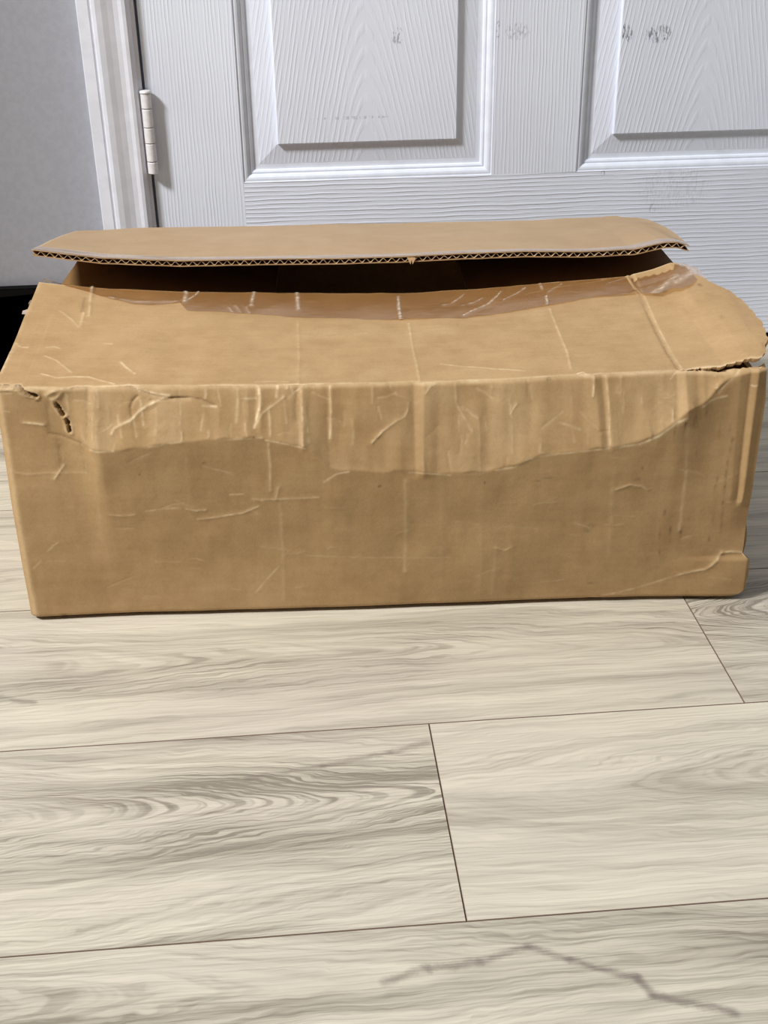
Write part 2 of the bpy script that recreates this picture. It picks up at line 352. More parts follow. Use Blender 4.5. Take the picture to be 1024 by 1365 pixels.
t1 = extrude_z('trim_1', casing_prof(1, -0.2052), 0, DZ1+0.06, [M_trim]); tag(t1, 'white moulded door casing left of the door', kind='structure')
t2 = extrude_z('trim_2', casing_prof(-1, 0.7822), 0, DZ1+0.06, [M_trim]); tag(t2, 'white moulded door casing right of the door', kind='structure')
t3 = poly('trim_3', *boxvf(-0.2052, 0.7822, -0.0135, WY, DZ1+0.06, DZ1+0.12), mats=[M_trim]); tag(t3, 'white casing over the door head', kind='structure')
# door jamb returning into the opening
jm = joinvf([boxvf(-0.1655, -0.1470, WY+0.0002, 0.118, 0, DZ1+0.02), boxvf(0.7240, 0.7405, WY+0.0002, 0.118, 0, DZ1+0.02)])
tag(poly('trim_4', *jm, mats=[M_trim]), 'white door jamb inside the opening', kind='structure')
bp = lambda x0, x1: joinvf([([(x0, WY, 0), (x1, WY, 0), (x1, WY, 0.1050), (x0, WY, 0.1050), (x0, -0.009, 0), (x1, -0.009, 0), (x1, -0.009, 0.1035), (x0, -0.009, 0.1035), (x0, -0.0075, 0.1049), (x1, -0.0075, 0.1049)], [(0,1,5,4), (4,5,7,6), (6,7,9,8), (8,9,2,3), (3,2,1,0), (0,4,6,8,3), (1,2,9,7,5)])])
tag(poly('baseboard_left', *bp(-1.9, -0.2054), mats=[M_base]), 'tall black baseboard along the grey wall left of the door', kind='structure')
tag(poly('baseboard_right', *bp(0.7824, 1.9), mats=[M_base]), 'black baseboard right of the door', kind='structure')
# unseen wall, added to shade the left of the back wall
shade_wall = poly('added_shade_wall', *boxvf(-1.02, -0.90, WALLL, WY-0.0005, 0, 2.5), mats=[M_wall]) if WALLL else None
if shade_wall: tag(shade_wall, 'added grey wall out of view, shading the left of the door wall', kind='structure')

# ------------------------------------------------------------------ door
door = bpy.data.objects.new('door_1', None); C.objects.link(door); door.location = (DX0, 0, DZ0); tag(door, 'white moulded panel door with wood grain behind the box', kind='structure')
def dlocal(o):
    o.location = (o.location[0]-DX0, o.location[1], o.location[2]-DZ0); o.parent = door
def door_piece(name, x0, x1, z0, z1, mat):
    cx, cz = (x0+x1)/2, (z0+z1)/2
    o = poly(name, *boxvf(x0-cx, x1-cx, 0, 0.035, z0-cz, z1-cz), mats=[mat]); o.location = (cx, 0, cz); dlocal(o); return o
PX = [(-0.0442, 0.2391), (0.3380, 0.6213)]; PZ = [(0.2153, 0.82), (1.0, 1.60), (1.70, 1.93)]
door_piece('stile', DX0, PX[0][0], DZ0, DZ1, M_stile); door_piece('stile', PX[1][1], DX1, DZ0, DZ1, M_stile)
for z0, z1 in PZ: door_piece('mullion', PX[0][1], PX[1][0], z0, z1, M_mull)
rz = [DZ0]+[z for p in PZ for z in p]+[DZ1]
for i in range(0, len(rz), 2): door_piece('bottom_rail' if i == 0 else 'rail', PX[0][0], PX[1][1], rz[i], rz[i+1], M_rail)
RINGS = [(0, 0), (0.0006, 0.0012), (0.0030, 0.0011), (0.0050, 0.0017), (0.0072, 0.0034), (0.0082, 0.0052), (0.0100, 0.0050), (0.0118, 0.0060), (0.0128, 0.0078), (0.0150, 0.0080), (0.0180, 0.0080), (0.0190, 0.0078), (0.0405, 0.0046), (0.0407, 0.0005), (0.0416, 0.0)]
def door_panel(x0, x1, z0, z1, mat):
    cx, cz = (x0+x1)/2, (z0+z1)/2; V, F = [], []
    for k, (i, d) in enumerate(RINGS):
        V += [(x0+i-cx, d, z0+i-cz), (x1-i-cx, d, z0+i-cz), (x1-i-cx, d, z1-i-cz), (x0+i-cx, d, z1-i-cz)]
        if k:
            b = 4*k
            F += [(b-4+i2, b-4+(i2+1) % 4, b+(i2+1) % 4, b+i2) for i2 in range(4)]
    b = len(V)-4; F.append((b, b+1, b+2, b+3))
    n = len(V); V += [(x0-cx, 0.035, z0-cz), (x1-cx, 0.035, z0-cz), (x1-cx, 0.035, z1-cz), (x0-cx, 0.035, z1-cz)]
    F += [(i2, n+i2, n+(i2+1) % 4, (i2+1) % 4) for i2 in range(4)] + [(n+3, n+2, n+1, n)]
    mm = [1 if (q[0] < 4*12 or len(q) == 4 and q[0] >= n) and max(q) < 4*12 else 0 for q in F]
    o = poly('panel', V, F, [mat, M_trim2], midx=mm); o.location = (cx, 0, cz); dlocal(o); return o
for a, (x0, x1) in enumerate(PX):
    for b, (z0, z1) in enumerate(PZ): door_panel(x0, x1, z0, z1, (M_pan1, M_pan2)[a] if b == 0 else M_pan0)
sw = poly('door_sweep', *boxvf(DX0+0.002, DX1-0.002, 0.006, 0.030, 0.0, 0.0094), mats=[M_black]); sw.location = (0, 0, 0); dlocal(sw)
# butt hinge: leaf plus five knuckles and the pin head
def lathe(prof, n=20):
    V, F = [], []
    for r, z in prof:
        V += [(r*math.cos(2*math.pi*i/n), r*math.sin(2*math.pi*i/n), z) for i in range(n)]
    for k in range(len(prof)-1):
        F += [(k*n+i, k*n+(i+1) % n, (k+1)*n+(i+1) % n, (k+1)*n+i) for i in range(n)]
    F += [tuple(range(n))[::-1], tuple(range((len(prof)-1)*n, len(prof)*n))]
    return V, F
hx, hy, hz0, hz1 = -0.1432, -0.0072, 0.2300, 0.3160
for zc, only in ((None, 1), (0.95, 0), (1.75, 0)):
    dz = 0 if zc is None else zc-0.27
    lf = poly('hinge', *boxvf(hx-0.0062, hx-0.0046, -0.006, 0.002, hz0, hz1), mats=[M_hinge]); lf.location = (0, 0, dz); dlocal(lf)
    L = hz1-hz0; cuts = [0, 0.155, 0.385, 0.58, 0.81, 1.0]
    for a, b in zip(cuts[:-1], cuts[1:]):
        za, zb = hz0+L*a+0.0004, hz0+L*b-0.0004; R_ = 0.0056
        V, F = lathe([(R_-0.0006, 0), (R_, 0.0006), (R_, zb-za-0.0006), (R_-0.0006, zb-za)])
        k = poly('knuckle', V, F, [M_hinge], smooth=False); k.location = (hx, hy, za); k.parent = lf
    V, F = lathe([(0.0035, -0.0006), (0.0062, 0.0), (0.0064, 0.0012), (0.0056, 0.0026), (0.002, 0.0030)])
    k = poly('pin_head', V, F, [M_hinge]); k.location = (hx, hy, hz1); k.parent = lf
    V, F = lathe([(0.0032, 0), (0.0032, L)])
    k = poly('pin', V, F, [M_sub]); k.location = (hx, hy, hz0); k.parent = lf

# ------------------------------------------------------------------ cardboard box
M = [(.0003,.1758),(.0247,.1661),(.0376,.1615),(.0596,.1548),(.0675,.1521),(.0845,.1515),(.1106,.1544),(.1356,.1566),(.1605,.1582),(.1935,.1578),(.2099,.1536),(.2246,.1495),(.2343,.1406),(.2423,.1317),(.2563,.1293),(.2873,.1277),(.3098,.1269),(.3325,.1243),(.3665,.127),(.38,.1291),(.4,.1378),(.4169,.1391),(.4366,.1409),(.4534,.1423),(.473,.1447),(.4866,.1505),(.4944,.1576),(.5023,.1628),(.5074,.1675),(.5233,.1754),(.5331,.1864),(.5459,.1948),(.5639,.2013)]
FC = [(0,.0016,.55,0,[(.0668,.1507),(.0739,.1499),(.0839,.1508)]),(0,.0014,.35,0,[(.1101,.153),(.1297,.156),(.1353,.1565)]),(0,.0013,.25,0,[(.1601,.1569),(.1934,.1577)]),(0,.0012,.6,0,[(.196,.1558),(.2124,.1516),(.2245,.1481)]),(0,.0014,.5,0,[(.2374,.1197),(.2467,.1263),(.2563,.1279)]),(0,.0012,.5,0,[(.3015,.1258),(.3129,.1254),(.3328,.1222)]),(0,.0014,.45,0,[(.3669,.1255),(.3805,.1276),(.3893,.1329),(.4005,.1363),(.4175,.1377),(.4372,.1395),(.4542,.1408),(.4738,.1433)]),(0,.0018,.9,0,[(.4738,.1433),(.4875,.1491),(.4938,.1544),(.5006,.1591),(.5076,.1625)]),(0,.0014,.6,0,[(.5203,.17),(.5244,.1735),(.5297,.1757),(.538,.1767)]),(.0006,.0014,.55,0,[(.5308,.1805),(.5368,.1868),(.5443,.1931),(.5469,.1948)]),(.001,.001,.0,.3,[(.0364,.1608),(.0475,.158),(.0589,.1534)]),(-.001,.0016,.6,0,[(.0837,.1629),(.0858,.1665),(.0927,.1698),(.0984,.1721),(.1045,.1778),(.1103,.1812),(.1161,.184)]),(-.0008,.0015,.5,0,[(.1161,.184),(.1217,.1862),(.1272,.1872)]),(.0012,.001,.0,.25,[(.0993,.1744),(.0983,.1804),(.1005,.185),(.104,.1879)]),(.0015,.0008,.3,.3,[(.058,.1951),(.0662,.196),(.077,.1969),(.0957,.1951),(.1035,.1926),(.1139,.1888),(.1272,.1866),(.1407,.1856)]),(0,.0016,.6,0,[(.0985,.1962),(.1061,.1919),(.1167,.1898),(.1274,.1884)]),(.0012,.0008,.2,.3,[(.1135,.1852),(.1217,.1856),(.1352,.1858),(.1434,.1861),(.1504,.1847),(.1556,.1822),(.1603,.1803)]),(0,.0012,.6,0,[(.1511,.1806),(.1608,.1797)]),(-.0015,.003,.5,0,[(.0386,.191),(.0432,.1932),(.0489,.1954),(.0554,.1958)]),(-.001,.002,.55,0,[(.0413,.1874),(.0458,.1885),(.0496,.1924)]),(-.001,.0013,.6,0,[(.0192,.1697),(.0272,.1689),(.0335,.1675)]),(0,.001,.5,0,[(.0066,.1925),(.013,.1924)]),(0,.001,.4,0,[(.0055,.1791),(.0097,.1783)]),(-.00025,.0014,.15,0,[(.006,.1311),(.0156,.1289),(.0296,.1297),(.0462,.1291),(.0602,.1299)]),(-.0006,.0012,.5,0,[(.0355,.1245),(.041,.1318),(.0438,.1354)]),(.0007,.003,0,.22,[(.0687,.1948),(.0669,.1724),(.0651,.1544)]),(.0007,.004,0,.22,[(.0384,.1822),(.0374,.1644)]),(.0006,.004,0,.25,[(.0426,.1588),(.0426,.1429),(.0424,.1336)]),(.0006,.004,0,.25,[(.0596,.1546),(.0602,.1423),(.0601,.133)]),(0,.0012,.25,0,[(.0738,.1929),(.0701,.1723),(.0688,.1531)]),(-.0006,.0018,.8,0,[(.1923,.1935),(.1929,.1852),(.1924,.1769)]),(-.0006,.0016,.8,0,[(.1925,.1787),(.1897,.1699),(.1883,.1651)]),(-.0005,.0013,.5,0,[(.1883,.1651),(.1944,.1745),(.1989,.1773),(.2057,.1813),(.2103,.1847)]),(-.0005759999999999999,.002,.6,0,[(.2059,.1936),(.2062,.1895),(.2054,.1854)]),(-.0005759999999999999,.0014,.6,0,[(.2129,.1934),(.2134,.192),(.2128,.1905)]),(0,.0012,.5,0,[(.2151,.1928),(.217,.1869),(.2214,.1891)]),(-.00043200000000000004,.0014,.45,0,[(.1989,.1773),(.1998,.168),(.1995,.1587)]),(-.00033599999999999993,.0018,.315,0,[(.223,.1884),(.2235,.1691),(.2229,.1494)]),(.0008,.002,0,.2,[(.2203,.1885),(.2186,.1767),(.2193,.1677)]),(-.000528,.0014,.55,0,[(.2444,.1907),(.2443,.1724),(.2431,.1537)]),(-.00023999999999999998,.0014,.2,0,[(.275,.1922),(.2754,.1851),(.2747,.178)]),(-.00019200000000000003,.002,.15000000000000002,0,[(.2601,.1665),(.2605,.1574),(.2597,.1482)]),(-.00033599999999999993,.002,.315,0,[(.177,.1916),(.1767,.1804),(.1754,.1691)]),(-.00038400000000000006,.0014,.38000000000000006,0,[(.1536,.1911),(.1539,.1884),(.1532,.1858)]),(-.00023999999999999998,.002,.2,0,[(.1349,.1822),(.1348,.1748),(.1335,.1674)]),(-.00023999999999999998,.003,.2,0,[(.1173,.1798),(.1169,.1709),(.1154,.1619)]),(-.00047999999999999996,.0012,.5,0,[(.1348,.1631),(.135,.1595),(.1341,.1559)]),(-.0007,.0013,.7,0,[(.2742,.149),(.2822,.1573),(.2878,.1614),(.2922,.1643)]),(-.0004,.0012,.3,0,[(.2922,.1643),(.2989,.1677),(.3012,.1724),(.3017,.1772)]),(-.0004,.0014,.5,0,[(.3144,.1845),(.3182,.1897),(.3237,.1919)]),(-.0004,.0018,.3,0,[(.3363,.191),(.3371,.1761),(.3445,.1627),(.3492,.1546)]),(-.00023999999999999998,.0016,.2,0,[(.3534,.1636),(.3545,.1446),(.3544,.1253)]),(-.00028799999999999995,.0016,.255,0,[(.3769,.1779),(.3785,.1583),(.3789,.1383)]),(-.0005,.0013,.5,0,[(.3773,.1677),(.3799,.1724),(.382,.1748)]),(-.0006,.0011,.75,0,[(.4384,.1956),(.4388,.1897),(.4387,.1838),(.4384,.1791)]),(-.00043200000000000004,.0012,.45,0,[(.4479,.193),(.4504,.1685),(.4517,.1434)]),(-.00047999999999999996,.001,.5,0,[(.4975,.1683),(.4979,.1643),(.4971,.1604)]),(-9.600000000000002e-05,.002,.065,0,[(.3567,.0748),(.3581,.0444),(.3583,.0131)]),(-.0001152,.002,.0804,0,[(.4213,.1873),(.4226,.1745),(.4228,.1615)]),(-.00033599999999999993,.0016,.315,0,[(.198,.1526),(.198,.1329),(.1968,.1128)]),(-.0004,.0014,.3,0,[(.1844,.1049),(.2004,.105),(.2032,.1157)]),(-.0003,.0014,.3,0,[(.2004,.105),(.2186,.1056),(.2329,.1064)]),(-.00017279999999999997,.0022,.1314,0,[(.2036,.101),(.2033,.0575),(.2017,.012)]),(-.0002112,.0026,.1694,0,[(.2987,.1195),(.2991,.0788),(.2983,.0363)]),(-7.68e-05,.003,.0504,0,[(.326,.1148),(.327,.0691),(.3269,.0213)]),(-.0004,.0014,.3,0,[(.369,.0562),(.3762,.0532),(.382,.0564)]),(-.00017279999999999997,.003,.1314,0,[(.3697,.0542),(.3691,.0336),(.3673,.0127)]),(-.00014399999999999998,.003,.10500000000000001,0,[(.4565,.1105),(.4584,.0778),(.4592,.0441)]),(-.0005,.0014,.3,0,[(.4598,.1052),(.4699,.1088),(.48,.1065),(.4843,.1031)]),(-.0004,.0012,.4,0,[(.0744,.0951),(.084,.0941),(.0926,.0951)]),(0,.0012,.3,0,[(.1014,.0974),(.1129,.0989),(.1272,.0997)]),(-.0004,.0012,.4,0,[(.1327,.0983),(.1394,.0967),(.1469,.0971)]),(-.0004,.0012,.45,0,[(.1405,.0889),(.1549,.0904),(.1636,.092),(.1751,.0936),(.1869,.099)]),(0,.001,.5,0,[(.1661,.11),(.1763,.1103)]),(0,.0012,.5,0,[(.1828,.1062),(.1901,.104)]),(0,.0012,.3,0,[(.0223,.064),(.0276,.0692),(.0314,.0717)]),(0,.0012,.25,0,[(.0091,.049),(.0159,.0555)]),(0,.0012,.3,0,[(.1796,.0199),(.1917,.0347),(.1993,.0434)]),(0,.0012,.15,0,[(.222,.0527),(.2865,.049),(.3337,.048)]),(-.0001,.003,.06,0,[(.0694,.1358),(.0655,.0915),(.0636,.0719)]),(-.0001,.003,.06,0,[(.1371,.146),(.1354,.1148),(.1348,.0891)]),(.0007,.0012,.2,0,[(.3891,-.0038),(.4375,.0015),(.4555,.0051)]),(-.0008,.0018,.4,0,[(.5175,.0246),(.5292,.0277),(.5381,.0294),(.5414,.0321),(.5462,.0375),(.5497,.0435)]),(0,.0015,.25,0,[(.4374,.0029),(.4615,.007),(.4852,.0132),(.5175,.0246)]),(-.0006,.0014,.7,0,[(.5497,.0435),(.5574,.0439),(.5654,.043),(.5708,.0386)]),(0,.0015,.7,0,[(.5681,.0029),(.5727,.0099),(.5743,.0162)]),(0,.0018,.3,0,[(.571,.0366),(.5753,.0225)]),(0,.0022,.12,0,[(.5095,.1558),(.5112,.134),(.5123,.1182)]),(0,.0022,.3,0,[(.5129,.1182),(.513,.0957),(.5132,.0659)]),(0,.001,.9,0,[(.5561,.1839),(.5584,.1832),(.56,.1844)]),(0,.0009,.3,.4,[(.5596,.1832),(.5631,.1861),(.5664,.1901)]),(0,.0012,.6,0,[(.4958,.1898),(.4988,.1933),(.5037,.1943),(.5108,.1947),(.5163,.1957)]),(0,.0014,.8,0,[(.5162,.1963),(.5246,.1954),(.5329,.1958),(.5435,.1996),(.552,.1982),(.5649,.2007)]),(0,.0012,.7,0,[(.5251,.196),(.5292,.1941),(.5311,.1964)]),(0,.001,.3,0,[(.0107,.0003),(.0641,-.0004),(.1535,-.0025)])]
ST = [[.3056,.3133,.3061,.3123,.1936,.1244,-.0022],[.5003,.5064,.5016,.5084,.195,.1609,-.0024],[.555,.56,.5565,.56,.1922,.089,-.003],[.221,.2243,.2201,.2229,.1914,.1495,-.0009],[.4451,.4496,.4507,.4541,.1936,.1422,-.0011],[.4396,.4446,.4455,.4501,.1938,.1424,.001],[.0682,.0735,.0642,.0686,.1948,.152,-.001],[.1902,.1945,.1889,.1922,.1941,.1651,-.0012],[.2423,.2461,.2414,.2447,.1926,.1519,-.0008],[.5151,.5206,.5163,.5208,.1916,.1707,-.0008]]
TEARS = [[(.0052,.1972),(.0149,.1975),(.019,.1963),(.0243,.1926),(.0279,.1913),(.0309,.1901)],[(.0446,.1844),(.0458,.1814),(.0475,.1778),(.0487,.1748)],[(.0505,.1723),(.0516,.1681),(.0519,.1627)]]
SPOTS = [[.026,.0039,.0024,.0021,.8],[.0246,.0019,.0012,.0014,.5],[.2793,.1145,.0013,.0009,.9],[.3586,.115,.0007,.0013,.7],[.1009,.1298,.0007,.0008,.7],[.1492,.1382,.0011,.0008,.6],[.1873,.1585,.0007,.0008,.7],[.405,.1913,.0017,.0009,.6],[.4467,.0189,.0018,.0008,.8],[.2627,.2019,.0008,.0009,.5],[.5146,.1605,.0011,.0043,.55],[.5074,.1589,.0011,.0049,.6],[.5232,.1645,.0011,.003,.4],[.4913,.1563,.0011,.0037,.3],[.4996,.153,.0009,.0055,.35],[.4834,.1504,.0011,.0037,.3],[.5465,.1404,.0011,.0025,.5],[.5457,.1329,.0009,.0031,.4],[.5448,.1216,.0009,.0038,.45],[.5448,.1127,.0009,.0045,.5],[.545,.1011,.0009,.0052,.5],[.5453,.0893,.0009,.0039,.5],[.5461,.0781,.0009,.0053,.45],[.5467,.0681,.0008,.0047,.45],[.5384,.1078,.0008,.0045,.3],[.5374,.1013,.0007,.0039,.3],[.5394,.075,.0008,.004,.3],[.538,.0563,.0008,.002,.5],[.4997,.0824,.0012,.0026,.5],[.506,.0662,.0012,.0034,.5],[.5146,.0638,.0011,.0034,.6],[.4981,.0631,.0008,.004,.4],[.4997,.046,.0008,.0027,.4],[.5071,.056,.0008,.0027,.3],[.478,.1225,.0012,.0016,.4],[.4753,.1131,.0029,.0013,.3],[.4066,.1172,.0046,.0008,.35],[.3987,.115,.0023,.0008,.4],[.4435,.073,.0029,.002,.35],[.4403,.0685,.003,.002,.3],[.5194,.1325,.0009,.0025,.3],[.52,.0744,.0009,.002,.25],[.5438,.1485,.0008,.0037,.35],[.5358,.1488,.0007,.0049,.25]]
GC = [(.0002,.0012,.3,.0,[(.5128,.2268),(.5121,.1939),(.5103,.1607),(.508,.1162),(.5061,.0715),(.5048,.0318),(.5052,.0009)]),(-.0009,.0012,.0,.4,[(.5097,.2248),(.5086,.1899),(.5074,.1589),(.5047,.1127),(.503,.0683),(.5016,.0257),(.5026,-.0004)]),(.0007,.0016,.3,0,[(.0459,.1468),(.0409,.1823),(.0373,.2177)]),(.0008,.0022,.0,.2,[(.0351,.1827),(.0373,.1532)]),(.0006,.0016,.3,0,[(.0425,.1249),(.0405,.153)]),(.0005,.0013,.55,0,[(.0303,.0314),(.0427,.0245),(.0561,.0265),(.0662,.0258),(.0767,.019),(.087,.0123)]),(.0005,.0013,.5,0,[(.085,.0538),(.0913,.0423),(.0996,.0309)]),(.0003,.0012,.4,0,[(.0257,.0662),(.0361,.0574),(.0518,.0344)]),(.0004,.0012,.4,0,[(.3286,.0403),(.3418,.0361),(.3572,.0318),(.379,.0255),(.3897,.0216)]),(.0004,.0011,.7,0,[(.4271,.0112),(.432,.0139),(.4347,.0076),(.4357,-.0014),(.4362,-.0074)]),(.0004,.0013,.25,0,[(.3095,.1318),(.3093,.078),(.3102,.0369),(.3105,-.0083)]),(.0003,.0014,.15,0,[(.218,.139),(.2201,.0763),(.2214,-.0047)]),(.0004,.0014,.3,0,[(.4287,.1473),(.4274,.0951),(.4271,.0523),(.4243,.0206)]),(.0003,.0013,.4,0,[(.0005,.0336),(-.0006,.0522),(-.0022,.0732)]),(.0004,.0013,.4,0,[(-.0014,.0898),(.0037,.0827),(.0096,.0822)]),(.0004,.0012,.3,0,[(.0209,.1545),(.0342,.1366),(.0416,.1232)]),(.0003,.0012,.3,0,[(.1896,.0152),(.2005,.0159),(.2138,.0149)]),(.0003,.0012,.3,0,[(.0665,.0897),(.0739,.0875)]),(0,.0012,.3,0,[(.0234,.0829),(.029,.0841),(.0344,.0804)]),(0,.0011,.5,0,[(.4133,.185),(.4412,.1954),(.4753,.2012),(.5107,.2114)]),(-.0002,.005,0,.12,[(.5791,.1695),(.5747,.1017),(.5728,.0664)]),(-.0002,.004,0,.1,[(.5468,.1225),(.5594,.1121)])]
GS = [[.5556,.1541,.0013,.0029,.8],[.2627,.0079,.0011,.0022,.4],[.504,.0625,.0006,.0017,.4],[.2324,.1221,.0006,.0018,.3],[.3488,.1223,.0006,.0018,.3],[.5555,.088,.0012,.0035,.3]]
TL = [(-.0139,.224),(.0088,.2094),(.0371,.1968),(.0792,.1732),(.0981,.1737),(.1164,.1802),(.1248,.1617),(.1755,.1558),(.2196,.1484),(.3068,.1396),(.3563,.1357),(.3948,.1442),(.4278,.1533),(.468,.1641),(.5087,.1649)]
TW = [(.0022,.8,[(.1165,.222),(.1201,.2004),(.1201,.182)]),(.0012,.6,[(.1207,.1819),(.1286,.1997),(.1302,.2101)]),(.0018,.7,[(.1787,.2104),(.1778,.1916),(.1775,.1753)]),(.002,.75,[(.2157,.2074),(.2169,.1843),(.218,.1661)]),(.0016,.9,[(.3041,.1981),(.3034,.1713),(.3031,.1399)]),(.0014,.5,[(.0369,.2198),(.0397,.1966),(.0397,.1783)]),(.0012,.5,[(.1587,.1708),(.1635,.1567)]),(.0012,.5,[(.1635,.1745),(.1673,.1662),(.1698,.1562)]),(.0012,.45,[(.1733,.1717),(.1774,.1556)]),(.0012,.55,[(.3405,.1703),(.3471,.1718),(.3561,.1855),(.3608,.1935)]),(.0012,.6,[(.3569,.167),(.3677,.1722),(.3774,.1838)]),(.0013,.7,[(.3556,.1415),(.3643,.1525),(.3785,.1653),(.3883,.1829),(.3938,.195)]),(.0012,.5,[(.3937,.1742),(.4072,.1876),(.4155,.1996)]),(.0014,.6,[(.4298,.2115),(.4295,.1921)]),(.0013,.7,[(.4301,.1753),(.4281,.1553)]),(.0012,.5,[(.4327,.1834),(.4408,.1933),(.4475,.2013)]),(.001,.4,[(.4857,.1939),(.4961,.1995),(.506,.2052)]),(.002,.6,[(.4225,.1518),(.4325,.151)]),(.0012,.5,[(.4574,.1589),(.4744,.1636),(.4942,.1661),(.5068,.165)]),(.005,.45,[(-.0142,.257),(.0095,.2395)]),(.006,.5,[(-.0116,.2195),(-.0012,.2102)]),(.003,.3,[(.004,.2333),(.0325,.2223)]),(.0012,.5,[(.0079,.2137),(.0278,.2121)]),(.004,.3,[(.0583,.1849),(.0783,.1793),(.0974,.1797),(.113,.1825)]),(.0012,.5,[(.0418,.1882),(.058,.1869),(.0693,.176),(.0829,.169),(.1016,.1714),(.1164,.1802)])]  # whitened creases; left-end strokes also paint light reflected off the lifted tape
T2 = [(.006,.5,[(.5135,.147),(.528,.1621),(.5416,.1777)]),(.006,.5,[(.5374,.1613),(.5482,.1729),(.5555,.1808)]),(.002,.7,[(.5229,.1543),(.5263,.1581)]),(.0015,.7,[(.5561,.1981),(.556,.1829)]),(.004,.35,[(.5626,.22),(.5647,.1908)])]

box = bpy.data.objects.new('cardboard_box', None); C.objects.link(box)
box.location = (-0.2179, -0.5567, 0); box.rotation_euler = (0, 0, math.radians(-2.68))
tag(box, 'long worn brown cardboard box with crumpled front and half open top flaps', 'box')
BW, BD, TH = 0.5685, 0.430, 0.0042
FOLD = np.array([(-0.01,.1972),(0.006,.1971),(.0400,.1960),(.075,.1947),(.1055,.1945),(.2225,.1918),(.3104,.1917),(.3656,.1918),(.443,.1937),(.5013,.1949),(.535,.1934),(.5596,.1968),(.5673,.1977),(.60,.198)])
fold = lambda u: np.interp(u, FOLD[:,0], FOLD[:,1])
RE = np.array([(0,.560),(.0036,.561),(.006,.5665),(.010,.5715),(.016,.5752),(.022,.5765),(.030,.5757),(.035,.5735),(.039,.5695),(.0425,.5665),(.10,.5678),(.157,.5688),(.172,.569),(.198,.566),(.21,.566)])
Mp = np.array(M)
def features(U, V, feats, dv, wear_glint, dirt_shade, seed):
    nz = vnoise(U*260, V*260, seed)*0.5+0.5; n2 = vnoise(U*90+9, V*90, seed+1)*0.5+0.5
    for amp, wd, wr, dr, pts in feats:
        d = pdist(U, V, pts, wd*4+0.004); e = np.exp(-(d/wd)**2)
        dv += amp*np.exp(-d/(wd*0.9))*(0.5+0.9*n2)
        if wr: wear_glint[:] = np.maximum(wear_glint, np.minimum(1, 1.35*wr)*np.exp(-(d/(wd*0.62))**2)*(0.35+0.9*nz))
        if dr: dirt_shade[:] = np.maximum(dirt_shade, dr*e*(0.5+0.7*nz))
def spots(U, V, sp, dirt_shade):
    for u, v, a, b, s_ in sp:
        dirt_shade[:] = np.maximum(dirt_shade, s_*np.exp(-((U-u)/(a*1.1))**2-((V-v)/(b*1.1))**2))
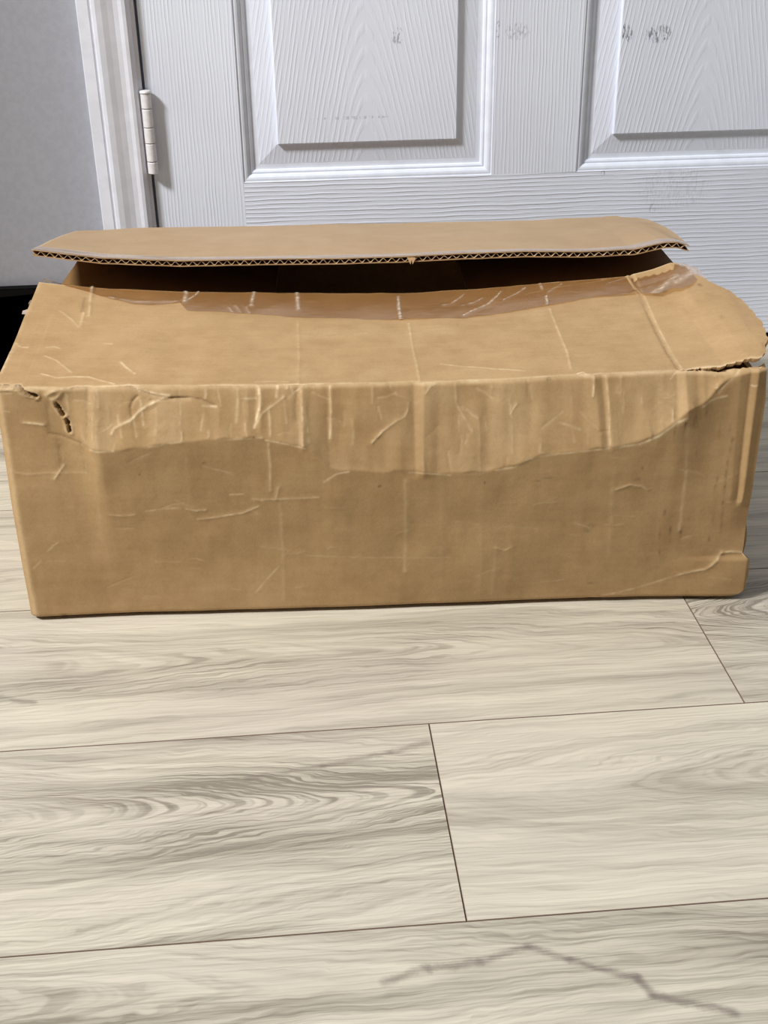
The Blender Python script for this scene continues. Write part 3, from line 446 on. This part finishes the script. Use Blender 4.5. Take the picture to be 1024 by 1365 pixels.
# --- front panel
def front_panel():
    nu, nw = 600, 230
    s = np.linspace(0, 1, nu); t = np.linspace(0, 1, nw)
    S, T = np.meshgrid(s, t, indexing='ij')
    U = S*BW; wt = fold(U); W = 0.0036+T*(wt-0.0036)
    right = np.interp(W, RE[:,0], RE[:,1]); U = S*right
    wt = fold(U); W = 0.0036+T*(wt-0.0036)
    ragged = sstep(0.50, 0.53, U)*sstep(0.97, 1.0, T)
    W = W+ragged*(0.0008*vnoise(U*150, U*0, 4)+0.0006*vnoise(U*420, U*0, 5))
    mw = np.interp(U, Mp[:,0], Mp[:,1]); mw = np.minimum(mw, wt-0.002)
    mw = mw+0.0012*vnoise(U*120, U*0, 3)
    zone = sstep(0.045, 0.075, U)*(1-0.6*sstep(0.50, 0.545, U))
    r = 0.0075*zone
    up = (W-mw)/np.maximum(wt-mw, 0.004); dn = (mw-W)/0.13
    prof_up = -r+np.clip(up, 0, 1)*(r+0.0070); prof_dn = -r*np.clip(1-dn, 0, 1)**1.15
    k = 0.5+0.5*np.tanh((W-mw)/0.0011)
    v = prof_up*k+prof_dn*(1-k)
    v = v*zone+(1-zone)*0.0062*sstep(0.09, 0.197, W)
    # flutes, undulation, dents of single flutes in the slack band
    band = k*zone
    v += 0.000015*np.sin(U*2*math.pi/0.0078)*(0.5+0.8*band)
    v += 0.0011*vnoise(U*14, W*18, 11)+0.0005*vnoise(U*45, W*40, 12)+0.00007*vnoise(U*170, W*110, 13)
    v += band*(0.0007*vnoise(U*75, W*9, 14)+0.0004*vnoise(U*130, W*30, 15))
    # pressed vertical facets
    for a0, a1, b0, b1, wt_, wb_, dv in ST:
        f = np.clip((wt_-W)/max(wt_-wb_, 1e-4), 0, 1); c0 = a0+(b0-a0)*f; c1 = a1+(b1-a1)*f
        inr = sstep(wb_-0.006, wb_+0.002, W)
        x = (U-c0)/(c1-c0)
        pro = np.where(x < 0, -0.45*np.clip(1+x/1.6, 0, 1), np.where(x > 1, 0.55*np.clip(1-(x-1)/1.6, 0, 1), -0.45+np.clip(x, 0, 1)))
        v += dv*pro*inr
    # right edge turns back past its pressed strip, left edge rounds off
    v += 0.0040*sstep(0.552, 0.575, U+0.0001)*sstep(0.045, 0.07, W)
    v += 0.0035*np.clip(1-U/0.0065, 0, 1)**2
    # rolled bottom right corner
    cor = sstep(0.505, 0.56, U)*(1-sstep(0.036, 0.0415, W))
    v -= 0.0042*cor*np.clip(1.1-W/0.06, 0, 1); v += 0.010*sstep(0.5705, 0.578, U)*(1-sstep(0.036, 0.042, W))
    # rolled under at the floor
    v += 0.0016*np.clip(1-(W-0.0036)/0.003, 0, 1)**2
    wear_glint = np.zeros_like(U); dirt_shade = np.zeros_like(U)
    features(U, W, FC, v, wear_glint, dirt_shade, 21)
    rg = random.Random(17); small = []
    for k in range(95):
        u = rg.uniform(0.05, 0.55); m_ = float(np.interp(u, Mp[:,0], Mp[:,1])); w0 = rg.uniform(m_+0.002, 0.193)
        if w0 > 0.193 or m_ > 0.186: continue
        if rg.random() < 0.6: pts = [(u, w0), (u+rg.uniform(-.001, .001), w0+rg.uniform(-.006, .006)), (u+rg.uniform(-.002, .002), w0-rg.uniform(.004, .016))]
        else:
            a = rg.uniform(-0.9, 0.9); l = rg.uniform(.004, .016); pts = [(u, w0), (u+l*0.5, w0+l*a*0.5+rg.uniform(-.001, .001)), (u+l, w0+l*a)]
        pts = [(x, max(y, m_+0.001)) for x, y in pts]
        small.append((rg.choice([-1, 1])*rg.uniform(.0001, .00035), rg.uniform(.0009, .0016), rg.uniform(.08, .34), 0, pts))
    for k in range(45):
        u = rg.uniform(0.02, 0.55); w0 = rg.uniform(0.01, 0.14); a = rg.uniform(-0.5, 0.5); l = rg.uniform(.005, .022)
        small.append((rg.choice([-1, 1])*rg.uniform(.00004, .00014), rg.uniform(.0009, .0014), rg.uniform(.05, .20), 0, [(u, w0), (u+l*.5, w0+l*a*.5+rg.uniform(-.001, .001)), (u+l, w0+l*a)]))
    features(U, W, small, v, wear_glint, dirt_shade, 23)
    spots(U, W, SPOTS, dirt_shade)
    for pts in TEARS:
        d = np.abs(pdist(U, W, pts, 0.02)+0.0006*vnoise(U*330, W*330, 31)+0.0003*vnoise(U*800, W*800, 32))
        v += 0.0050*np.exp(-(d/0.0010)**4); v -= 0.0008*np.exp(-((d-0.0022)/0.0012)**2)
        dirt_shade[:] = np.maximum(dirt_shade, 0.75*np.exp(-(d/0.0009)**2)); wear_glint[:] = np.maximum(wear_glint, 0.45*np.exp(-((d-0.0028)/0.0013)**2)*(0.5+0.5*vnoise(U*250, W*250, 33)))  # crack colour holds bare inside and painted gap shade; rims worn
    # torn paper left of the fold, worn fold edge
    fw = np.exp(-((wt-W)/0.0016)**2)*(0.22+0.30*np.clip(vnoise(U*60, W*0, 41)+0.3, 0, 1))
    wear_glint[:] = np.maximum(wear_glint, fw)
    wear_glint[:] = np.maximum(wear_glint, 0.14*band*np.clip(0.4+vnoise(U*40, W*25, 43), 0, 1))
    wear_glint[:] = np.maximum(wear_glint, 0.25*np.clip(1-np.abs(U-0.004)/0.004, 0, 1))  # left edge lightened, painting in the lit look of the rounded corner
    # fold rounds over at the very top
    q = np.clip((W-(wt-0.003))/0.003, 0, 1); v += 0.0016*q**2
    P = np.stack([U, v, W], -1)
    vb = np.where(v > 0.006, v+0.0012, np.maximum(v, 0.0)+TH)
    Pb = np.stack([U, vb, W], -1)
    o = grid_mesh('front_panel', P, Pb, [M_card, M_edge], box, wear_glint, dirt_shade, flip=False, edge_mat=1)
    return s, P
s_, FP = front_panel()
top_row = FP[:, -1, :]
# --- front flap
FE = np.array([(-0.0068,.2137),(.0427,.207),(.1137,.2018),(.1724,.1996),(.2314,.1974),(.3106,.1953),(.3669,.1973),(.4166,.2001),(.508,.2059),(.5288,.2108),(.5436,.2158),(.57,.2165)])
FR = np.array([(.0,.5655),(.03,.576),(.048,.5806),(.073,.5815),(.098,.5818),(.116,.5798),(.136,.5765),(.147,.5700),(.163,.5640),(.177,.5575),(.19,.5545),(.205,.550),(.208,.5475)])
LIFT = np.array([(0,0),(.495,0),(.5068,.0006),(.5398,.0052),(.5531,.0078),(.5662,.0086),(.6,.009)])
def flap_z(U, V, s):
    z0 = fold(U)+np.interp(U, LIFT[:,0], LIFT[:,1]); z1 = np.interp(U, FE[:,0], FE[:,1])
    a = s**1.25
    z = z0*(1-a)+z1*a
    z += 0.0012*np.sin(s*math.pi)*vnoise(U*9, V*12, 51)+0.0009*vnoise(U*24, V*22, 52)*np.sin(np.clip(s, 0, 1)*math.pi)**0.5
    z += 0.00018*vnoise(U*90, V*90, 53)+0.00001*np.sin(U*2*math.pi/0.0078)
    return z
def front_flap():
    nu, nv = 600, 210
    s = np.linspace(0, 1, nv); S, Q = np.meshgrid(s_, s, indexing='ij')
    vf = top_row[:,1][:,None]
    uend = np.interp(Q*0.208, FR[:,0], FR[:,1]); ub = -0.0068*Q-0.0005*np.sin(Q*3)
    U = ub+S*(uend-ub)
    vtear = (0.0016*vnoise(S*190, S*0, 54)+0.0010*vnoise(S*520, S*0, 58))*sstep(0.86, 0.92, S)*(1-Q)**30
    vend = 0.208+0.0007*vnoise(U*90, U*0, 55)
    V = vf+Q*(vend-vf)+vtear
    U = U+0.0012*sstep(0.985, 1.0, S)*vnoise(V*160, V*0, 56)
    dz = np.zeros_like(U); wear_glint = np.zeros_like(U); dirt_shade = np.zeros_like(U)
    features(U, V, GC, dz, wear_glint, dirt_shade, 61); spots(U, V, GS, dirt_shade)
    z = flap_z(U, V, Q)
    # the part right of the slanting crease sits a little proud
    cx = np.interp(V, [0.0, 0.208], [0.5065, 0.506]); z += 0.0009*sstep(-0.0008, 0.0010, U-cx)*np.sin(np.clip(Q, 0.03, 1)*math.pi*0.5)
    z = z+dz; z[:,0] = np.where(s_ < 0.86, FP[:,-1,2], z[:,0])
    wear_glint[:] = np.maximum(wear_glint, np.exp(-((V-vf)/0.0022)**2)*(0.30+0.35*np.clip(vnoise(U*60, V*0, 62)+0.3, 0, 1)))
    wear_glint[:] = np.maximum(wear_glint, 0.5*np.exp(-((vend-V)/0.0012)**2))  # pale free edge: bare liner plus painted tape glint
    wear_glint[:] = np.maximum(wear_glint, 0.25*np.exp(-((U-ub)/0.003)**2)*np.clip(0.5+vnoise(V*60, V*0, 63), 0, 1))
    wear_glint[:] = np.maximum(wear_glint, 0.14*np.clip(vnoise(U*36, V*36, 64)-0.25, 0, 1))
    P = np.stack([U, V, z], -1); Pb = P-np.array([0, 0, TH]); Pb[:, :12, 1] += (1-np.arange(12)/12.0)*0.004
    o = grid_mesh('front_flap', P, Pb, [M_card, M_edge], box, wear_glint, dirt_shade, flip=False, edge_mat=1)
    return P
FF = front_flap()
front_flap_o = [c for c in box.children if c.name.startswith('front_flap')][0]
# --- clear tape along the free edge of the front flap
TLp = np.array(TL)
def tape_over(name, ua, ub, vlow, vhigh, wr, mat, nu, nv, off=0.0005):
    # strip lying on the flap surface: samples the flap grid
    uu = np.linspace(ua, ub, nu); T = np.linspace(0, 1, nv)
    lo = vlow(uu); hi = vhigh(uu)
    U = np.repeat(uu[:,None], nv, 1); V = lo[:,None]+(hi-lo)[:,None]*T[None,:]
    us = FF[:,:,0]; vs = FF[:,:,1]
    Z = np.zeros_like(U)
    for i in range(nu):
        a = np.argmin(np.abs(us[:,-20]-uu[i])); Z[i] = np.interp(V[i], vs[a], FF[a,:,2])
    z = Z+off
    wear_glint = np.zeros_like(U); nz = vnoise(U*300, V*300, 71)*0.5+0.5
    for wd, w_, pts in wr:
        d = pdist(U, V, pts, wd*4+0.003); wear_glint[:] = np.maximum(wear_glint, w_*np.exp(-(d/(wd*0.7))**2)*(0.3+0.9*nz)); z = z+0.0005*np.exp(-(d/wd)**2)
    P = np.stack([U, V, z], -1)
    return tag(grid_mesh(name, P, P-np.array([0, 0, 0.00012]), [mat], front_flap_o, wear_glint), 'shiny clear packing tape, creased and torn')
tape_over('tape_strip', -0.004, 0.5055, lambda u: np.interp(u, TLp[:,0], TLp[:,1])+0.0008*vnoise(u*120, u*0, 72), lambda u: np.full_like(u, 0.2080)+0.0004*vnoise(u*200, u*0, 73), TW, M_tape, 420, 22)
tape_over('tape_strip', 0.5075, 0.5560, lambda u: np.interp(u, [.5075,.52,.545,.556], [.158,.146,.150,.165])+0.002*vnoise(u*160, u*0, 74), lambda u: np.interp(u, [.5075,.5436,.556], [.2076,.2072,.1985]), T2, M_tape, 60, 30)
# loose clear tape past the right end of the flap
def loose_tape():
    a = np.linspace(0, 1, 24); b = np.linspace(0, 1, 10); A_, B_ = np.meshgrid(a, b, indexing='ij')
    inn = np.array([(.5535,.2090),(.5535,.2000),(.5550,.1840),(.5590,.1680)]); outr = np.array([(.5560,.2110),(.5660,.2020),(.5668,.1830),(.5660,.1660)])
    k = np.linspace(0, 1, 4); I = lambda c, i_: np.interp(A_, k, c[:,i_])
    U = I(inn,0)*(1-B_)+I(outr,0)*B_; V = I(inn,1)*(1-B_)+I(outr,1)*B_
    Z = 0.2163-0.0022*A_-0.0012*B_**2+0.0004*vnoise(A_*6, B_*5, 81)
    P = np.stack([U, V, Z], -1)
    grid_mesh('loose_tape', P, P-np.array([0, 0, 0.00012]), [M_tape2], front_flap_o, 0.25+0.5*np.clip(vnoise(A_*9, B_*7, 82), 0, 1))
loose_tape()
# --- back flap with open corrugation
BE = np.array([(-.0135,.2321),(.0,.2300),(.0464,.2233),(.1128,.2192),(.1826,.2189),(.2486,.2178),(.3096,.218),(.3655,.2196),(.4182,.2201),(.4691,.2185),(.5153,.2197),(.5423,.2251),(.553,.2252),(.5641,.2219)])
VE = 0.225
TB = 0.0054
def bf_top(U, V):
    s = np.clip((0.432-V)/(0.432-VE), 0, 1)
    e = np.interp(U, BE[:,0], BE[:,1])+TB
    h = 0.2000+0.0010*vnoise(U*20, U*0, 91)
    return h*(1-s**1.1)+e*s**1.1+0.0022*np.sin(s*math.pi)+0.0005*vnoise(U*30, V*30, 92)*np.sin(s*math.pi)
def bf_grid(nu, nv, v1=0.432):
    a = np.linspace(0, 1, nu); b = np.linspace(0, 1, nv); A_, B_ = np.meshgrid(a, b, indexing='ij')
    v0 = VE+0.0008*vnoise(A_*40, A_*0, 93)
    V = v0+(v1-v0)*B_
    lo = np.interp(V, [.225,.30,.40,.432], [-.0135,-.0150,-.0200,-.0185]); hi = np.interp(V, [.225,.30,.405,.420,.432], [.5641,.5705,.573,.566,.546])
    hi = hi+0.0016*vnoise(V*150, V*0, 94)*sstep(0.38, 0.41, V)
    U = lo+A_*(hi-lo)
    return A_, B_, U, V
def back_flap():
    A_, B_, U, V = bf_grid(460, 90)
    V = V+sstep(0.97, 1.0, B_)*(0.003*np.exp(-((U-0.545)/0.02)**2)+0.0012*vnoise(U*140, U*0, 95)*sstep(0.50, 0.53, U))
    Z = bf_top(U, V)
    wear_glint = np.zeros_like(U); dirt_shade = np.zeros_like(U)
    wear_glint[:] = 0.12*np.clip(vnoise(U*30, V*30, 96)-0.2, 0, 1); wear_glint[:] = np.maximum(wear_glint, 0.5*np.exp(-((U-U[:1])/0.0016)**2))
    dirt_shade[:] = np.maximum(0.25*np.exp(-((U-0.06)/0.003)**2-((V-0.33)/0.004)**2), 0)
    P = np.stack([U, V, Z], -1); o = grid_mesh('back_flap', P, P-np.array([0, 0, 0.0006]), [M_tilt_grey, M_edge], box, wear_glint, dirt_shade, edge_mat=1)
    A2, B2, U2, V2 = bf_grid(300, 40)
    P2 = np.stack([U2, V2, bf_top(U2, V2)-TB+0.0008], -1)
    li = grid_mesh('inner_liner', P2, P2-np.array([0, 0, 0.0008]), [M_inner, M_edge], o, edge_mat=1)
    # fluting between the liners, open at the free edge
    nu = 76*14; A3, B3, U3, V3 = bf_grid(nu, 6, 0.30)
    ph = U3/0.00765*2*math.pi+0.5*vnoise(U3*30, U3*0, 97); amp = (TB-0.0018)/2*(0.86+0.14*vnoise(U3*60, U3*0, 98))
    Z3 = bf_top(U3, V3)-0.0006-(TB-0.0014)/2+amp*np.sin(ph)
    V3 = V3+0.0008*np.abs(vnoise(U3*220, U3*0, 99))*(B3 < 0.1)
    P3 = np.stack([U3, V3, Z3], -1)
    fl = grid_mesh('fluting', P3, P3-np.array([0, 0, 0.00055]), [M_edge], o, 0.8*(B3 < 0.12)); tag(fl, 'open wavy corrugation along the flap edge')
    # tape left along the free edge; its sheen is painted as pale haze
    A4, B4, U4, V4 = bf_grid(420, 14, 0.252)
    wid = 0.0125+0.0030*vnoise(A4*14, A4*0, 101)+0.012*np.exp(-(A4/0.12)**2)+0.006*np.exp(-((A4-1)/0.07)**2)
    V4 = VE+0.0009+B4*wid; Z4 = bf_top(U4, V4)+0.0004
    P4 = np.stack([U4, V4, Z4], -1); we = 0.30*np.clip(0.35+vnoise(U4*45, V4*200, 102), 0, 1)
    tag(grid_mesh('tape_strip', P4, P4-np.array([0, 0, 0.00012]), [M_tape2], o, we), 'clear tape along the raised flap edge, sheen painted pale')
    # frayed paper tuft hanging off the edge
    for u, sgn in ((0.3155, 1), (0.319, -1)):
        zz = float(bf_top(np.array([u]), np.array([VE]))[0])
        V_ = [(u-0.002, VE-0.0004, zz-0.001), (u+0.0022, VE-0.0008, zz-0.0015), (u+0.0008*sgn, VE-0.003, zz-0.0065), (u-0.002, VE+0.0004, zz-0.001), (u+0.0022, VE+0.0002, zz-0.0015), (u+0.0008*sgn, VE-0.0022, zz-0.0065)]
        poly('torn_paper', V_, [(0,2,1), (3,4,5), (0,1,4,3), (1,2,5,4), (2,0,3,5)], [M_edge], o)
back_flap()
# --- the other walls, bottom, short flaps
def slab(name, fn, nu, nv, off, mats, flip=False):
    a = np.linspace(0, 1, nu); b = np.linspace(0, 1, nv); A_, B_ = np.meshgrid(a, b, indexing='ij')
    P = fn(A_, B_); w_ = 0.10*np.clip(vnoise(A_*12, B_*9, len(name)), 0, 1)
    return grid_mesh(name, P, P+np.array(off), mats, box, w_, flip=flip, edge_mat=1 if len(mats) > 1 else 0)
slab('back_panel', lambda a, b: np.stack([0.002+a*(BW-0.004), BD+0.0015*vnoise(a*8, b*4, 111), 0.0025+b*0.1925], -1), 80, 30, (0, -TH, 0), [M_card, M_edge], flip=True)
slab('left_panel', lambda a, b: np.stack([-0.0010*np.sin(b*3.1)+0.0012*vnoise(a*7, b*5, 112)*np.sin(a*3.1416)+0.0012, 0.0078+a*(BD-0.0145), 0.0025+b*(0.1885-0.0*a)], -1), 60, 40, (TH, 0, 0), [M_card, M_edge], flip=True)
def rp(a, b):
    w_ = 0.0025+b*0.1845
    return np.stack([BW-0.0030+0.0085*np.exp(-((w_-0.045)/0.030)**2)*np.exp(-(a/0.35)**2)+0.002*vnoise(a*7, b*5, 113)*np.sin(a*3.1416), 0.0150+a*(BD-0.0215)+0.0*b, w_], -1)
slab('right_panel', rp, 80, 60, (-TH, 0, 0), [M_card, M_edge])
slab('bottom_panel', lambda a, b: np.stack([0.006+a*(BW-0.012), 0.008+b*(BD-0.016), 0.0018+0.0*a], -1), 6, 6, (0, 0, TH), [M_card], flip=True)
# short flaps folded in below the long ones
def lf(a, b):
    u = 0.002+a*0.190; v = 0.212+b*(BD-0.225)-0.006*a
    return np.stack([u, v, 0.1935-0.020*a+0.004*np.sin(a*3.1)+0.0008*vnoise(a*6, b*6, 114)+0.004*np.exp(-a*8)], -1)
slab('left_flap', lf, 60, 40, (0, 0, -TH), [M_inner, M_edge])
def rf(a, b):
    u = BW-0.004-a*0.193; v = 0.212+b*(BD-0.225)-0.004*a
    return np.stack([u, v, 0.1945-0.014*a+0.003*np.sin(a*3.1)+0.0008*vnoise(a*6, b*6, 115)+0.004*np.exp(-a*8)], -1)
slab('right_flap', rf, 60, 40, (0, 0, -TH), [M_inner, M_edge], flip=True)
# torn bits: shreds behind the rolled corner and at the left edge
def shred(name, pts, n, size, mat, seed):
    rg = random.Random(seed); V, F = [], []
    for k in range(n):
        c = Vector(pts[k % len(pts)])+Vector((rg.uniform(-1, 1), rg.uniform(-1, 1), rg.uniform(-1, 1)))*size*0.35
        ax = Vector((rg.uniform(-1, 1), rg.uniform(-1, 1), rg.uniform(-1, 1))).normalized(); bx = ax.orthogonal().normalized()
        nn = ax.cross(bx)*0.0003; l = size*rg.uniform(0.5, 1.0)
        q = [c-ax*l*0.5-bx*l*0.3, c+ax*l*0.5-bx*l*0.22, c+ax*l*0.6+bx*l*0.25, c+bx*l*0.4, c-ax*l*0.45+bx*l*0.2]
        b0 = len(V); V += [tuple(p) for p in q]+[tuple(p+nn) for p in q]
        F += [tuple(b0+i for i in range(5))[::-1], tuple(b0+5+i for i in range(5))]+[(b0+i, b0+(i+1) % 5, b0+5+(i+1) % 5, b0+5+i) for i in range(5)]
    return poly(name, V, F, [mat], box)
shred('torn_paper', [(0.5725, 0.022, 0.006), (0.5745, 0.028, 0.005), (0.5700, 0.018, 0.008)], 7, 0.008, M_edge, 3)
shred('tape_scrap', [(-0.0062, 0.186, 0.2065), (-0.0062, 0.176, 0.2045), (-0.0066, 0.166, 0.2025), (-0.0066, 0.160, 0.201)], 9, 0.0075, M_tape2, 8)
